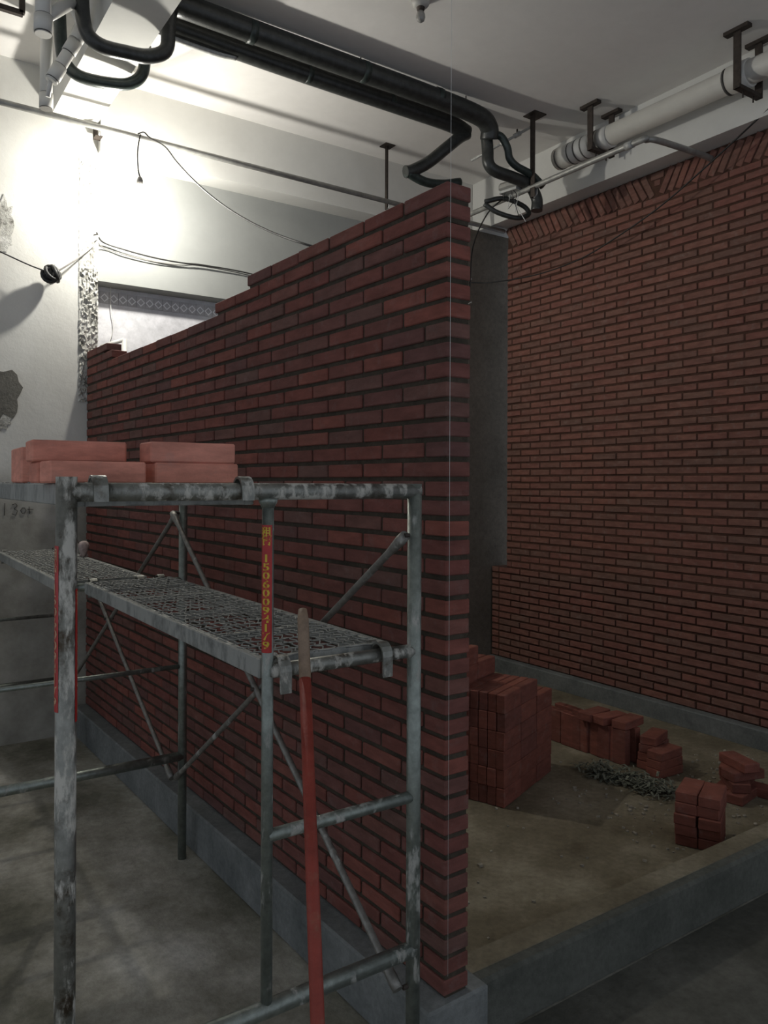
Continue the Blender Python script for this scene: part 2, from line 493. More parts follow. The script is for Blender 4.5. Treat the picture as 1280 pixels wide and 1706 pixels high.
MB().span((-0.085, -0.02, 0), (0.17, LEN, ZB - 0.002)).build('plinth', M['plinth'], part, bevel=0.008)

# --- right wall: 63 courses under a band of leaning bricks
XR = 5.24; ZR = 0.144; Y0 = 5.60; YE = 1.2
right = empty('wall_right', (XR, 0, 0), 0, kind='structure')
tag(right, 'finished red brick side wall topped by a band of leaning bricks')
pieces = []
for row in range(63):
    z = ZR + row * CO + CO / 2
    low = z < 1.03
    y_start = 5.80 if low else Y0
    # joints fall on 5.404 - k*0.25 on even rows
    off = 5.404 if row % 2 == 1 else 5.404 - 0.125
    ys = [y_start]
    if low: ys.append(5.695)
    k = 0
    j = off + 0.25
    while j > YE:
        if j < ys[-1] - 0.045: ys.append(j)
        j -= 0.25
    ys.append(YE)
    for a, b_ in zip(ys, ys[1:]):
        ln = round(a - b_ - 0.014, 3)
        if ln < 0.02: continue
        prot = -0.006 if low else 0
        pieces.append(((WT/2 + prot + rj.uniform(-0.003, 0.003), (a + b_) / 2, z + rj.uniform(-0.0015, 0.0015)), (WT, ln, 0.0465), (rj.uniform(-0.005, 0.005), rj.uniform(-0.015, 0.015), rj.uniform(-0.008, 0.008))))
# leaning band
zt0 = ZR + 63 * CO; zt1 = 4.306
VY = 3.89
hang = R(62)
def lean(y, s, jit):
    # s=+1: head leans towards the column (+Y); -1: the other way
    a = hang + jit
    return ((WT/2 + rj.uniform(-0.004, 0.004), y, (zt0 + zt1) / 2 + rj.uniform(-0.003, 0.003)), (WT, 0.205, 0.051), (s * a, 0, 0))
y = Y0 - 0.055
while y > VY + 0.09:
    pieces.append(lean(y, 1, rj.uniform(-0.05, 0.05))); y -= 0.071
y = VY - 0.09
while y > YE + 0.1:
    pieces.append(lean(y, -1, rj.uniform(-0.05, 0.05))); y -= 0.071
pieces.append(((WT/2, VY, zt1 - 0.035), (WT, 0.12, 0.05), (0, 0, 0)))
pieces.append(((WT/2, VY, zt1 - 0.09), (WT, 0.055, 0.045), (0, 0, 0)))
lay_wall(right, pieces, M['brick_right'], None, 300, Vector((-XR, 0, CAM_H)))
core = MB()
core.span((0.008, YE, ZR - 0.01), (0.2, Y0 - 0.008, 4.31))
core.span((0.004, Y0 - 0.008, ZR - 0.01), (0.2, 5.79, 1.02))
core.build('mortar', M['mortar_right'], right)
MB().span((-0.075, YE, 0), (0.2, 5.80, ZR - 0.002)).build('plinth', M['plinth'], right, bevel=0.008)

# --- kerb closing the room at the front
kb = struct('trim_kerb', MB().span((1.63, 1.925, 0), (5.24, 2.075, 0.205)), M['kerb'], 'low concrete kerb closing the unfinished room', bevel=0.012)
MB().span((1.70, 1.975, 0.2035), (5.16, 2.07, 0.2085)).build('dusty_lit_top', M['sand_floor'], kb, bevel=0.002)  # sand dust, its pale tone also painting in bulb light on the kerb top

# ------------------------------------------------------------------ scaffold
def make_frame(Y, dx=0.0, rungs='ladder', mats=None, label='', XI=0.868):
    t = empty('ladder_scaffold', (dx, Y, 0), 0, label, 'scaffold', 'three frames of the scaffold')
    st = M['steel']
    lp = mats or st
    XL, XRr = 0.384, 1.329
    MB().tube([(XL, 0, 0.0), (XL, 0, 1.845)], 0.0225, 20).build('post', lp, t)
    mb = MB(); mb.tube([(XRr, 0, 0.0), (XRr, 0, 1.832)], 0.0205, 20)
    mb.build('post', st, t)
    MB().tube([(XL, 0, 1.811), (XRr + 0.012, 0, 1.811)], 0.0215, 18).build('top_bar', M['steel_dirty'] if mats else st, t)
    MB().tube([(XI, 0, 0.515), (XI, 0, 1.80)], 0.0150, 16).build('inner_post', st, t)
    MB().lathe([(0.016, -0.02), (0.024, -0.004), (0.024, 0.004)], (XI, 0, 1.79)).build('weld_collar', st, t)
    MB().tube([(XL, 0, 0.50), (XRr, 0, 0.50)], 0.0225, 16).build('bottom_bar', M['steel'], t)
    x0 = XI if rungs == 'ladder' else XL
    MB().tube([(XI, 0, 1.355), (XRr, 0, 1.355)], 0.019, 16).build('rung', M['steel_dirty'] if mats else st, t)
    MB().tube([(x0, 0, 0.938), (XRr, 0, 0.938)], 0.0165 if rungs == 'ladder' else 0.0115, 16).build('rung', st, t)
    for z in (1.685, 0.40):
        MB().tube([(XRr, 0, z), (XRr - 0.035, 0, z)], 0.007, 8).build('brace_pin', M['rusty'], t)
    return t
fr1 = make_frame(1.80, 0, 'ladder', M['steel_dirty'], 'steel ladder frame of the scaffold with red stickers on its posts')
fr2 = make_frame(3.70, 0.0, 'full', None, 'middle steel frame of the scaffold where two walkways meet', 0.77)
fr3 = make_frame(5.58, -0.12, 'full', None, 'end frame of the scaffold next to the old plastered wall', 0.74)

def strut(mb, a, b, r=0.0115):
    a, b = Vector(a), Vector(b); d = (b - a).normalized()
    mb.tube([a, a + d*0.03, a + d*0.10, b - d*0.10, b - d*0.03, b], r, 10, True, [r*1.35, r*1.5, r, r, r*1.5, r*1.35])
    return mb
def brace(ya, yb, xa, xb, label):
    t = empty('cross_brace', ((xa+xb)/2, (ya+yb)/2, 0), 0, label, 'brace', 'crossed braces of the scaffold')
    L = Vector(t.location)
    A1, A2 = Vector((xa, ya, 1.685)) - L, Vector((xa, ya, 0.40)) - L
    B1, B2 = Vector((xb, yb, 1.685)) - L, Vector((xb, yb, 0.40)) - L
    strut(MB(), A1, B2).build('brace_tube', M['steel_thin'], t)
    o = Vector((-0.02, 0, 0))
    strut(MB(), B1 + o, A2 + o).build('brace_tube', M['steel_thin'], t)
    m_ = (A1 + B2) / 2
    MB().tube([m_ + Vector((0.015, 0, 0)), m_ + Vector((-0.04, 0, 0))], 0.008, 8).build('pivot_bolt', M['rusty'], t)
    return t
brace(1.80, 3.70, 1.297, 1.297, 'crossed steel braces between the ladder frame and the middle frame')
brace(3.70, 5.58, 1.297, 1.177, 'crossed steel braces between the middle frame and the end frame')

def wire_mesh(x0, x1, y0, y1, z, pitch=0.025, per=0.044, r=0.0021):
    mb = MB(); nx = int((x1 - x0) / pitch); ny = int((y1 - y0) / per)
    rr = random.Random(int(y0 * 100))
    vs, fs = [], []
    def seg(a, b):
        d = (b - a); d.normalize(); s = Vector((-d.y, d.x, 0)) * r; u = Vector((0, 0, r))
        n = len(vs)
        vs.extend([a + s, a + u, a - s, a - u, b + s, b + u, b - s, b - u])
        fs.extend([(n+k, n+(k+1) % 4, n+4+(k+1) % 4, n+4+k) for k in range(4)])
    for i in range(nx + 1):
        xc = x0 + pitch * i
        pts = []
        for j in range(2 * ny + 1):
            xx = xc + (pitch * 0.52 if (j + 0) % 2 == 0 else -pitch * 0.02) - pitch * 0.25
            if i % 2: xx = xc + (pitch * 0.52 if j % 2 else -pitch * 0.02) - pitch * 0.25
            xx = min(max(xx + rr.uniform(-0.003, 0.003), x0), x1)
            pts.append(Vector((xx, y0 + (y1 - y0) * j / (2 * ny), z + rr.uniform(-0.0035, 0.0035))))
        for a, b_ in zip(pts, pts[1:]): seg(a, b_)
    for j in range(0, 2 * ny + 1, 3):     # tie wires across
        yy = y0 + (y1 - y0) * j / (2 * ny)
        pts = [Vector((x0 + (x1 - x0) * k / 10, yy + rr.uniform(-0.012, 0.012), z + 0.001)) for k in range(11)]
        for a, b_ in zip(pts, pts[1:]): seg(a, b_)
    return mb.add(vs, fs, True)

def walkway(x0, x1, y0, y1, z, bar_z, label, hook0=True, hook1=True, group='steel walkways of the scaffold', hr=0.024, drop=0.05):
    t = empty('scaffold_walkway', ((x0 + x1) / 2, (y0 + y1) / 2, z), 0, label, 'walkway', group)
    c = t.location
    a, b_ = x0 - c.x, x1 - c.x
    p0, p1 = y0 - c.y + 0.035, y1 - c.y - 0.035
    for x in (a + 0.0125, b_ - 0.0125):
        MB().box((x, (p0 + p1) / 2, -0.026), (0.025, p1 - p0, 0.052)).build('side_rail', M['grate'], t, bevel=0.003)
    for y in (p0 + 0.012, p1 - 0.012):
        MB().box(((a + b_) / 2, y, -0.026), (b_ - a - 0.05, 0.024, 0.05)).build('end_rail', M['grate'], t, bevel=0.003)
    for k in range(1, 4):
        y = p0 + (p1 - p0) * k / 4
        MB().box(((a + b_) / 2, y, -0.030), (b_ - a - 0.05, 0.025, 0.02)).build('cross_rail', M['grate'], t)
    wm = wire_mesh(a + 0.01, b_ - 0.01, p0, p1, -0.001).build('wire_mesh', M['grate'], t); tag(wm, kind='stuff')
    dz = bar_z - z
    for yy, s, on in ((y0 - c.y, -1, hook0), (y1 - c.y, 1, hook1)):
        if not on: continue
        for x in (a + 0.045, b_ - 0.045):
            # a flat strap reaching over the bar and down its far side
            prof = [(-s * 0.05, 0.002 - 0.0)]
            for k in range(9):
                th = math.pi * k / 8
                prof.append((-s * math.cos(th) * (hr + 0.002), dz + math.sin(th) * (hr + 0.008)))
            prof.append((s * (hr + 0.004), dz - drop))
            vs, fs = [], []
            n = len(prof)
            for xx in (x - 0.016, x + 0.016):
                for d in (0.0, 0.006):
                    for i, (py, pz) in enumerate(prof):
                        # offset outwards
                        q = Vector((0, py, pz - dz)); q = q.normalized() * d if q.length else Vector((0, 0, d))
                        vs.append((xx, yy + py + q.y, pz + q.z))
            for i in range(n - 1):
                A, B, C_, D_ = i, i + n, i + 2*n, i + 3*n
                fs += [(B, B+1, D_+1, D_), (A, C_, C_+1, A+1), (A, A+1, B+1, B), (C_, D_, D_+1, C_+1)]
            fs += [(0, n, 3*n, 2*n), (n-1, 3*n-1, 4*n-1, 2*n-1)]
            MB().add(vs, fs).build('hook', M['steel_dirty'], t)
    return t
walkway(0.86, 1.262, 1.80, 3.70, 1.382, 1.355, 'wire mesh walkway hooked to the ladder frame below the brick-laden one')
walkway(0.765, 1.165, 3.70, 5.58, 1.384, 1.355, 'wire mesh walkway running on to the old plastered wall')
walkway(0.405, 0.845, 1.80, 3.70, 1.829, 1.811, 'walkway on top of the scaffold carrying loose bricks', drop=0.018)

# stickers on the posts
def wrap(me_pts, r, cx, cy, ang0):
    return [(cx + (r) * math.sin(ang0 + x / r), cy - (r) * math.cos(ang0 + x / r), z) for x, z in me_pts]
def text_mesh(ch, size):
    cu = bpy.data.curves.new('t', 'FONT'); cu.body = ch; cu.size = size
    cu.offset = size * 0.022; cu.align_x = 'CENTER'; cu.align_y = 'CENTER'; cu.resolution_u = 2
    ob = bpy.data.objects.new('t', cu); COL.objects.link(ob)
    dg = bpy.context.evaluated_depsgraph_get(); dg.update()
    me = ob.evaluated_get(dg).to_mesh()
    v = [(p.co.x, p.co.y) for p in me.vertices]; f = [tuple(p.vertices) for p in me.polygons]
    ob.evaluated_get(dg).to_mesh_clear()
    bpy.data.objects.remove(ob); bpy.data.curves.remove(cu)
    return v, f
def sticker(frame, cx, r, z1, z0, ang, half, chars, tmat, step=None, wsc=1.0):
    rs_ = r + 0.0009
    n = 10
    pts = [(rs_ * (-half + 2 * half * i / n), z) for z in (z0, z1) for i in range(n + 1)]
    vs = wrap(pts, rs_, cx, 0, ang)
    fs = [(i, i + 1, n + 2 + i, n + 1 + i) for i in range(n)]
    s = MB().add(vs, fs, True).build('sticker', M['sticker'], frame)
    mb = MB(); k = len(chars)
    H = (z1 - z0) * 0.95
    rt = r + 0.0016
    for i, ch in enumerate(chars):
        zc = z1 - (z1 - z0) * 0.025 - H * (i + 0.5) / k
        size = H / k * 1.22
        v, f = text_mesh(ch, size)
        if not v: continue
        w_ = max(abs(p[0]) for p in v)
        sx = min(1.5, (half * rs_ * 0.86) / max(w_, 1e-4)) * wsc
        MB().add(wrap([(x * sx, zc + y) for x, y in v], rt, cx, 0, ang), f).build('character', tmat, s)
    return s
sticker(fr1, 0.868, 0.0150, 1.727, 1.405, R(-42), R(58), ['租', '售', ' '] + list('15060094179'), M['sticker_text'])
sticker(fr1, 0.384, 0.0225, 1.695, 1.335, R(-88), R(34), ['租', '售', ' '] + list('15060094179'), M['pale_text'])
sticker(fr1, 0.384, 0.0225, 1.60, 1.31, R(78), R(36), ['租', '售', ' '] + list('15060094179'), M['pale_text'])

# little rag-wrapped tip tied to the walkway edge
cap = empty('rag_cap', (1.145, 4.9, 1.385), 0, 'small pinkish rag tied to the edge of the far walkway', 'rag')
MB().lathe([(0.012, 0.0), (0.018, 0.02), (0.028, 0.045), (0.033, 0.065), (0.026, 0.085), (0.012, 0.095)], (0, 0, 0), 9).build('knot', M['pink_rag'], cap)
for s in (-1, 1):
    MB().tube([(0, 0, 0.03), (0.018*s, 0, 0.012), (0.022*s, 0, 0.0)], 0.006, 6).build('tail', M['pink_rag'], cap)

# red handle leaning on the walkway end
hd = empty('long_handle', (0.521, 0.829, 0.0), 0, 'long red painted wooden handle leaning against the scaffold', 'handle')
ptop = Vector((0.942, 1.752, 1.512)) - Vector(hd.location); pb = Vector((0, 0, 0.012))
dv = (ptop - pb)
MB().tube([pb, pb + dv*0.3, pb + dv*0.6, pb + dv*0.90], 0.0142, 16).build('shaft', M['red_handle'], hd)
MB().tube([pb + dv*0.90, pb + dv*0.985, ptop], 0.0143, 16, True, [0.0143, 0.0143, 0.011]).build('bare_tip', M['worn_wood'], hd)

# ------------------------------------------------------------------ loose bricks
BL, BWd, BH = 0.227, 0.105, 0.053
def loose(loc, rot, label, group, size=(BL, BWd, BH), mat=None):
    o = bpy.data.objects.new('loose_brick', brick_mesh(size[0], size[1], size[2], mat or M['brick_loose'], 0.004))
    o.location = loc; o.rotation_euler = rot
    link(o)
    return tag(o, label, 'brick', group)
zt = 1.8305
G = 'bricks on the scaffold'
loose((0.742, 2.01, zt + 0.0265), (0, 0, R(1)), 'lower brick of the pair on the scaffold beside the round-eared hook', G)
loose((0.735, 2.013, zt + 0.080), (0, 0, R(-1.5)), 'upper brick of the pair stacked on the scaffold', G)
loose((0.487, 1.99, zt + 0.0265), (0, 0, R(2)), 'pale brick lying flat on the scaffold in front of another', G)
loose((0.485, 2.115, zt + 0.0265), (0, 0, R(0)), 'brick on the scaffold carrying a brick on its back edge', G)
loose((0.473, 2.105, zt + 0.080), (0, 0, R(-2)), 'upper brick set back on the scaffold bricks', G)
loose((0.435, 2.60, zt + 0.053), (R(90), 0, R(88)), 'dark brick set on edge on the scaffold behind the others', G)

ORD = ['bottom', 'second', 'third', 'fourth', 'fifth', 'sixth', 'seventh', 'eighth', 'ninth']
def pile(origin, rz, cols, layers_of, label, group, style='edge', jit=0.004, seed=1):
    """style edge: bricks on their long side; local x along the brick, y across"""
    rr = random.Random(seed)
    m_ = Matrix.Rotation(rz, 3, 'Z')
    h = BWd if style == 'edge' else BH
    t = BH if style == 'edge' else BWd
    for (i, j) in cols:
        for k in range(layers_of(i, j)):
            p = m_ @ Vector(((i + 0.5) * (BL + 0.006) + rr.uniform(-jit, jit), (j + 0.5) * (t + 0.004) + rr.uniform(-jit, jit)*0.3, 0))
            rot = (R(90), 0, rz + rr.uniform(-0.02, 0.02)) if style == 'edge' else (0, 0, rz + rr.uniform(-0.04, 0.04))
            loose((origin[0] + p.x, origin[1] + p.y, 0.007 + h * (k + 0.5) + 0.0008 * k), rot, label % (ORD[k] if k < layers_of(i, j) - 1 else 'top'), group, mat=M['brick_pile'])
M['brick_pile'] = brick_mat('stacked_brick', [(0.20,0.07,0.05),(0.24,0.085,0.06),(0.18,0.068,0.052),(0.26,0.09,0.065)], stain_amt=0.25)

# tall stack just behind the end of the partition
def lay(i, j):
    if j < 5: return (6, 6, 5)[i]
    return (8, 7, 4)[i] if j < 8 else (9, 6, 0)[i]
pile((3.03, 3.24), R(22), [(i, j) for i in range(3) for j in range(10)], lay,
     'brick on edge in the %s layer of the tall stack beside the partition end', 'tall brick stack in the small room', 'edge', 0.005, 3)
# long low row along the right wall
G2 = 'low row of bricks near the right wall'
rr = random.Random(21)
yy = 3.96; k = 0
while yy > 3.30:
    tilt = rr.uniform(-0.04, 0.04)
    for q, xo in enumerate((0.0, 0.115)):
        if q == 1 and k > 3 and k % 4 == 0: continue
        hgt = 0.227
        loose((4.15 + xo + rr.uniform(-0.01, 0.01), yy, 0.007 + hgt/2), (tilt, R(90), 0), 'brick standing upright in the low row near the right wall', G2, mat=M['brick_pile'])
    yy -= 0.0585 if k % 3 else 0.066
    k += 1
for (x, y, a) in ((4.19, 3.60, 4), (4.21, 3.48, -6), (4.24, 3.36, 8)):
    loose((x, y, 0.235 + BH/2), (0, 0, R(a)), 'brick lying flat on top of the low row near the right wall', G2, mat=M['brick_pile'])
for q in range(4):
    loose((4.30 + 0.0, 3.20 - 0.0, 0.007 + BH*(q + 0.5) + 0.001*q), (0, 0, R(3 + 5*q)), '%s brick of the four stacked flat at the end of the low row' % ORD[q], G2, mat=M['brick_pile'])
for q in range(3):
    loose((4.24, 3.075, 0.007 + BH*(q + 0.5) + 0.001*q), (0, 0, R(-3 + 3*q)), '%s brick of the three stacked flat beside the low row' % ORD[q], G2, mat=M['brick_pile'])
# neat little cube of bricks by the kerb
pile((3.54, 2.245), R(25), [(0, 0), (0, 1)], lambda i, j: 5, 'brick in the %s layer of the neat small cube stack by the kerb', 'cube stack by the kerb', 'flat', 0.012, 5)
# looser heap further back
rr = random.Random(31)
for q, (x, y, z, a) in enumerate([(4.27,2.58,0,10),(4.33,2.69,0,15),(4.42,2.60,0,100),(4.29,2.63,1,50),(4.39,2.64,1,20),(4.32,2.60,2,-15),(4.36,2.70,2,25),(4.33,2.63,3,70)]):
    loose((x, y, 0.007 + BH*(z + 0.5) + 0.001*z), (0, 0, R(a)), 'brick in the loose heap between the kerb stack and the right wall', 'loose heap of bricks by the right wall', mat=M['brick_pile'])

# shredded rubbish and rubble
rr = random.Random(5)
mb = MB()
for q in range(420):
    t = rr.random(); cx = 3.86 + 0.10*t + rr.gauss(0, 0.05); cy = 3.36 - 0.52*t + rr.gauss(0, 0.05)
    hz = max(0.0, 0.075 - 0.8*abs(rr.gauss(0, 0.04)))
    a = rr.uniform(0, 6.28); L = rr.uniform(0.03, 0.09); w_ = rr.uniform(0.003, 0.008)
    z0 = 0.010 + rr.random()*hz
    p0 = Vector((cx, cy, z0)); d = Vector((math.cos(a), math.sin(a), 0)); n_ = Vector((-d.y, d.x, 0))*w_
    pts = [p0 - d*L/2, p0 + Vector((0, 0, rr.uniform(0, 0.02))), p0 + d*L/2]
    vs = []
    for p_ in pts: vs += [p_ + n_, p_ - n_]
    mb.add(vs + [v + Vector((0, 0, 0.002)) for v in vs], [(0,1,3,2),(2,3,5,4),(8,9,7,6),(10,11,9,8),(0,2,8,6),(2,4,10,8),(1,7,9,3),(3,9,11,5)])
tag(mb.build('shredded_rubbish', M['straw']), 'heap of shredded greenish rubbish on the sandy floor', 'rubbish', None, 'stuff')
mb = MB()
for q in range(520):
    if q < 330: x, y = rr.uniform(3.3, 5.0), rr.uniform(2.12, 3.2)
    else: x, y = rr.uniform(1.75, 5.0), rr.uniform(2.1, 5.6)
    s = rr.uniform(0.004, 0.013) * (1.5 if rr.random() < 0.07 else 1)
    mb.box((x, y, 0.006 + s*0.35), (s*rr.uniform(0.8,1.6), s*rr.uniform(0.8,1.6), s*0.8), (rr.uniform(-.3,.3), rr.uniform(-.3,.3), rr.uniform(0,3)))
tag(mb.build('rubble', M['pebble']), 'crumbs of mortar and rubble scattered on the sandy floor', 'rubble', None, 'stuff')

# ------------------------------------------------------------------ pipes under the ceiling
# slim conduit along the rear, carrying the lamp
rp = empty('rear_conduit', (2.3, 5.6, 4.295), 0, 'slim grey pipe crossing below the rear beam with the lit bulb hanging on it', 'pipe')
MB().tube([(-3.6, 0, 0.02), (2.9, 0, -0.02)], 0.021, 14).build('pipe', M['conduit'], rp)
# its brackets
def drop_hanger(name, x, y, z0, label, sz=0.03, plate=0.10, hook=True, group='brown steel pipe hangers'):
    t = empty(name, (x, y, z0), 0, label, 'hanger', group)
    h = CEIL - z0
    MB().box((0, 0, h - 0.004), (plate, plate, 0.008)).build('ceiling_plate', M['rusty'], t)
    mb = MB(); mb.box((-sz/2 + 0.003, 0, h/2), (0.006, sz, h)); mb.box((0, sz/2 - 0.003, h/2), (sz, 0.006, h))
    mb.build('angle_drop', M['rusty'], t)
    if hook:
        MB().tube([(0, -0.03, 0.06), (0, -0.03, 0.02), (0, 0.0, 0.0), (0, 0.03, 0.02)], 0.005, 8).build('clamp', M['tape'], t)
    return t
drop_hanger('pipe_hanger', 3.855, 5.64, 4.23, 'brown steel drop holding the slim rear pipe near the black hose bend')
wbk = empty('wall_bracket', (1.462, 5.90, 4.345), 0, 'small steel bracket fixing the slim pipe at the old wall corner', 'bracket')
MB().box((0, -0.02, 0.0), (0.05, 0.08, 0.006)).build('foot', M['rusty'], wbk)
MB().box((0, 0.02, 0.055), (0.05, 0.006, 0.12)).build('back', M['rusty'], wbk)
MB().tube([(0, -0.055, 0.0), (0, -0.055, 0.045)], 0.008, 8).build('bolt', M['tape'], wbk)

# lit bulb
lp = empty('hanging_bulb', (1.672, 5.56, 3.87), 0, 'lit bare bulb hanging on a short cord from the slim pipe', 'lamp')
MB().tube(smooth_path([(0.012, 0.03, 0.445), (-0.005, 0.0, 0.40), (-0.02, -0.01, 0.30), (-0.012, 0, 0.18), (0, 0, 0.13)]), 0.005, 8).build('cord', M['cable'], lp)
MB().lathe([(0.017, 0.055), (0.021, 0.065), (0.021, 0.105), (0.014, 0.125), (0.006, 0.135)]).build('socket', M['cable_grey'], lp)
prof = []
for k in range(1, 12):
    a = math.pi * k / 12
    prof.append((0.034 * math.sin(a), -0.034 * math.cos(a)))
prof = [p_ for p_ in prof if p_[1] < 0.028] + [(0.016, 0.045), (0.014, 0.056)]
MB().lathe(prof).build('glass', M['glow'], lp)

def cable(name, pts, r, mat, label, cat='cable', group=None, smooth=True, seg=8):
    c = Vector(pts[0])
    pp = [Vector(p) - c for p in pts]
    if smooth: pp = smooth_path(pp, 6)
    o = MB().tube(pp, r, seg).build(name, mat, None, loc=c)
    return tag(o, label, cat, group)
cable('cable', [(1.66, 5.575, 4.31), (1.70, 5.56, 4.325), (1.73, 5.52, 4.28)] + [tuple(v) for v in sag((1.78, 5.35, 4.17), (1.53, 2.80, 2.80), 0.10, 8)] + [(1.60, 2.74, 2.77), (1.66, 2.70, 2.55)], 0.005, M['cable'], 'dark cable sagging from the slim pipe to the top of the partition')
cable('cable', [(1.47, 5.94, 3.67)] + [tuple(v) for v in sag((1.55, 6.07, 3.645), (2.35, 6.07, 3.60), 0.03, 5)] + [(2.8, 6.07, 3.59), (3.5, 6.07, 3.50)], 0.006, M['cable'], 'dark cable on the rear wall above the opening')
cable('cable', [(1.47, 5.94, 3.62)] + [tuple(v) for v in sag((1.55, 6.085, 3.61), (2.33, 6.085, 3.595), 0.035, 5)] + [(2.8, 6.09, 3.58), (3.5, 6.09, 3.49)], 0.0045, M['cable_grey'], 'thinner grey cable running under the dark one on the rear wall')
cl = empty('cable_clump', (1.14, 5.86, 3.29), 0, 'dark clump of coiled cable hanging in front of the old wall', 'cable')
rr = random.Random(8)
for q in range(9):
    a0 = rr.uniform(0, 6.28); R0 = rr.uniform(0.03, 0.055); tl = Euler((rr.uniform(-0.7, 0.7), rr.uniform(-0.7, 0.7), rr.uniform(0, 3))).to_matrix()
    MB().tube([tl @ Vector((R0*math.cos(t*0.42 + a0), 0.5*R0*math.sin(3*a0), R0*math.sin(t*0.42 + a0))) for t in range(15)], 0.014, 7).build('coil', M['cable'], cl)
MB().lathe([(0.02, -0.05), (0.045, -0.02), (0.05, 0.01), (0.035, 0.045), (0.015, 0.06)], (0, 0, 0), 10).build('tape_wrap', M['cable'], cl)
MB().tube([(0.02, 0, 0.05), (0.035, 0.0, 0.085)], 0.008, 6).build('wire_end', M['white_wire'], cl)
cable('cable', [(0.55, 5.9, 3.50), (0.83, 5.88, 3.40), (1.0, 5.87, 3.34), (1.11, 5.86, 3.31)], 0.005, M['cable'], 'thin dark wire from the coiled clump along the old wall')
cable('cable', [(1.17, 5.86, 3.31), (1.30, 5.88, 3.42), (1.43, 5.93, 3.55), (1.485, 5.96, 3.62)], 0.006, M['cable_grey'], 'grey cable from the coiled clump up to the chipped strip')
cable('white_wire', [(1.66, 6.27, 3.36), (1.66, 6.265, 3.20), (1.68, 6.26, 3.05), (1.64, 6.26, 2.90)], 0.003, M['white_wire'], 'white wire dangling in front of the tiles', 'wire')
hp = empty('pipe_stub', (1.705, 6.05, 0.0), 0, 'bent white pipe standing behind the partition in front of the tiles', 'pipe')
MB().tube([(0, 0, 1.9), (0, 0, 2.93)], 0.018, 12).build('riser', M['pvc'], hp)
MB().tube([(0, 0, 2.925), (-0.16, 0.06, 2.86)], 0.016, 12).build('arm', M['pvc'], hp)

# two black insulated pipes along X with their bend at the right end
d1 = empty('insulated_pipe', (2.8, 4.575, 4.705), 0, 'thick black foam-wrapped pipe under the ceiling, the upper one of the pair', 'pipe', 'black foam-wrapped pipes')
MB().tube(smooth_path([(-1.315, 0, 0.0), (-0.4, 0, -0.008), (0.6, 0, -0.012), (1.15, 0, -0.03), (1.30, 0.02, -0.08), (1.33, 0.05, -0.16)]), 0.071, 18).build('foam_sleeve', M['foam'], d1)
for x in (-0.75, 0.1, 0.75):
    MB().tube([(x, 0, -0.009), (x + 0.05, 0, -0.009)], 0.073, 18).build('tape_band', M['foam2'], d1)
d2 = empty('insulated_pipe', (2.8, 4.825, 4.685), 0, 'lower black foam-wrapped pipe with torn foil near the old beam', 'pipe', 'black foam-wrapped pipes')
MB().tube(smooth_path([(-1.315, 0, 0.03), (-0.4, 0, 0.01), (0.6, 0, 0.005), (1.1, 0.0, 0.0), (1.28, 0.02, -0.02)]), 0.063, 18).build('foam_sleeve', M['foam'], d2)
for x in (-0.2, 0.5):
    MB().tube([(x, 0, 0.01), (x + 0.04, 0, 0.01)], 0.065, 18).build('tape_band', M['foam2'], d2)
MB().tube(smooth_path([(-1.3, 0.01, -0.032), (-1.1, 0.012, -0.044), (-0.85, 0.01, -0.048), (-0.72, 0.0, -0.04)]), 0.02, 8, True, None).build('torn_foil', M['tape'], d2)
# wire hangers on the pipes
for x, yy_ in ((1.70, 4.575), (1.95, 4.825), (2.9, 4.575), (3.85, 4.575)):
    t = empty('wire_hanger', (x, yy_, 4.62), 0, 'thin wire loop hanging a black foam-wrapped pipe from the ceiling', 'hanger', 'thin wire hangers')
    MB().tube([(0, 0, 0.17), (0, 0, 0.09)], 0.004, 6).build('wire', M['rusty'], t)
    MB().lathe([(0.008, 0.085), (0.012, 0.095), (0.006, 0.105)], (0, 0, 0), 8).build('nut', M['tape'], t)
# hoses at the right end of the black pipes
def hose(name, pts, r, mat, label, group='black hoses at the pipe bend'):
    return cable(name, pts, r, mat, label, 'hose', group, True, 14)
hose('insulated_hose', [(4.08, 4.83, 4.655), (4.01, 4.84, 4.61), (3.90, 4.87, 4.51), (3.76, 4.92, 4.38), (3.62, 4.95, 4.29), (3.56, 4.96, 4.27)], 0.048, M['foam'], 'black hose bending back towards the slim rear pipe')
hose('insulated_hose', [(3.57, 4.95, 4.265), (3.75, 4.96, 4.235), (3.92, 4.95, 4.25), (4.08, 4.92, 4.29)], 0.036, M['foam2'], 'short dark hose lying below the bend over the partition')
hose('insulated_hose', [(4.12, 4.64, 4.56), (4.13, 4.64, 4.46), (4.13, 4.63, 4.36), (4.19, 4.62, 4.31), (4.35, 4.60, 4.29), (4.52, 4.58, 4.26), (4.60, 4.57, 4.16), (4.60, 4.57, 4.06)], 0.047, M['foam'], 'black hose dropping from the bend and running to the right wall')
hose('insulated_hose', [(4.14, 4.60, 4.585), (4.21, 4.57, 4.565), (4.265, 4.56, 4.49), (4.29, 4.56, 4.41), (4.36, 4.55, 4.36), (4.50, 4.53, 4.32), (4.62, 4.52, 4.25)], 0.030, M['foam2'], 'thinner black hose curling beside the thick drop hose')
hose('insulated_hose', [(4.30, 4.86, 4.16), (4.45, 4.80, 4.20), (4.62, 4.75, 4.16), (4.66, 4.72, 4.09), (4.55, 4.74, 4.04), (4.38, 4.80, 4.07), (4.29, 4.86, 4.14)], 0.020, M['foam'], 'loop of thin black hose under the junction box')
vp = empty('valve_pipe', (4.248, 4.980, 4.525), 0, 'thin metal pipe with small valves behind the black hose bend', 'pipe')
ve = Vector((0.328, -0.360, 0.230))
MB().tube([(0, 0, 0), ve], 0.011, 10).build('pipe', M['tape'], vp)
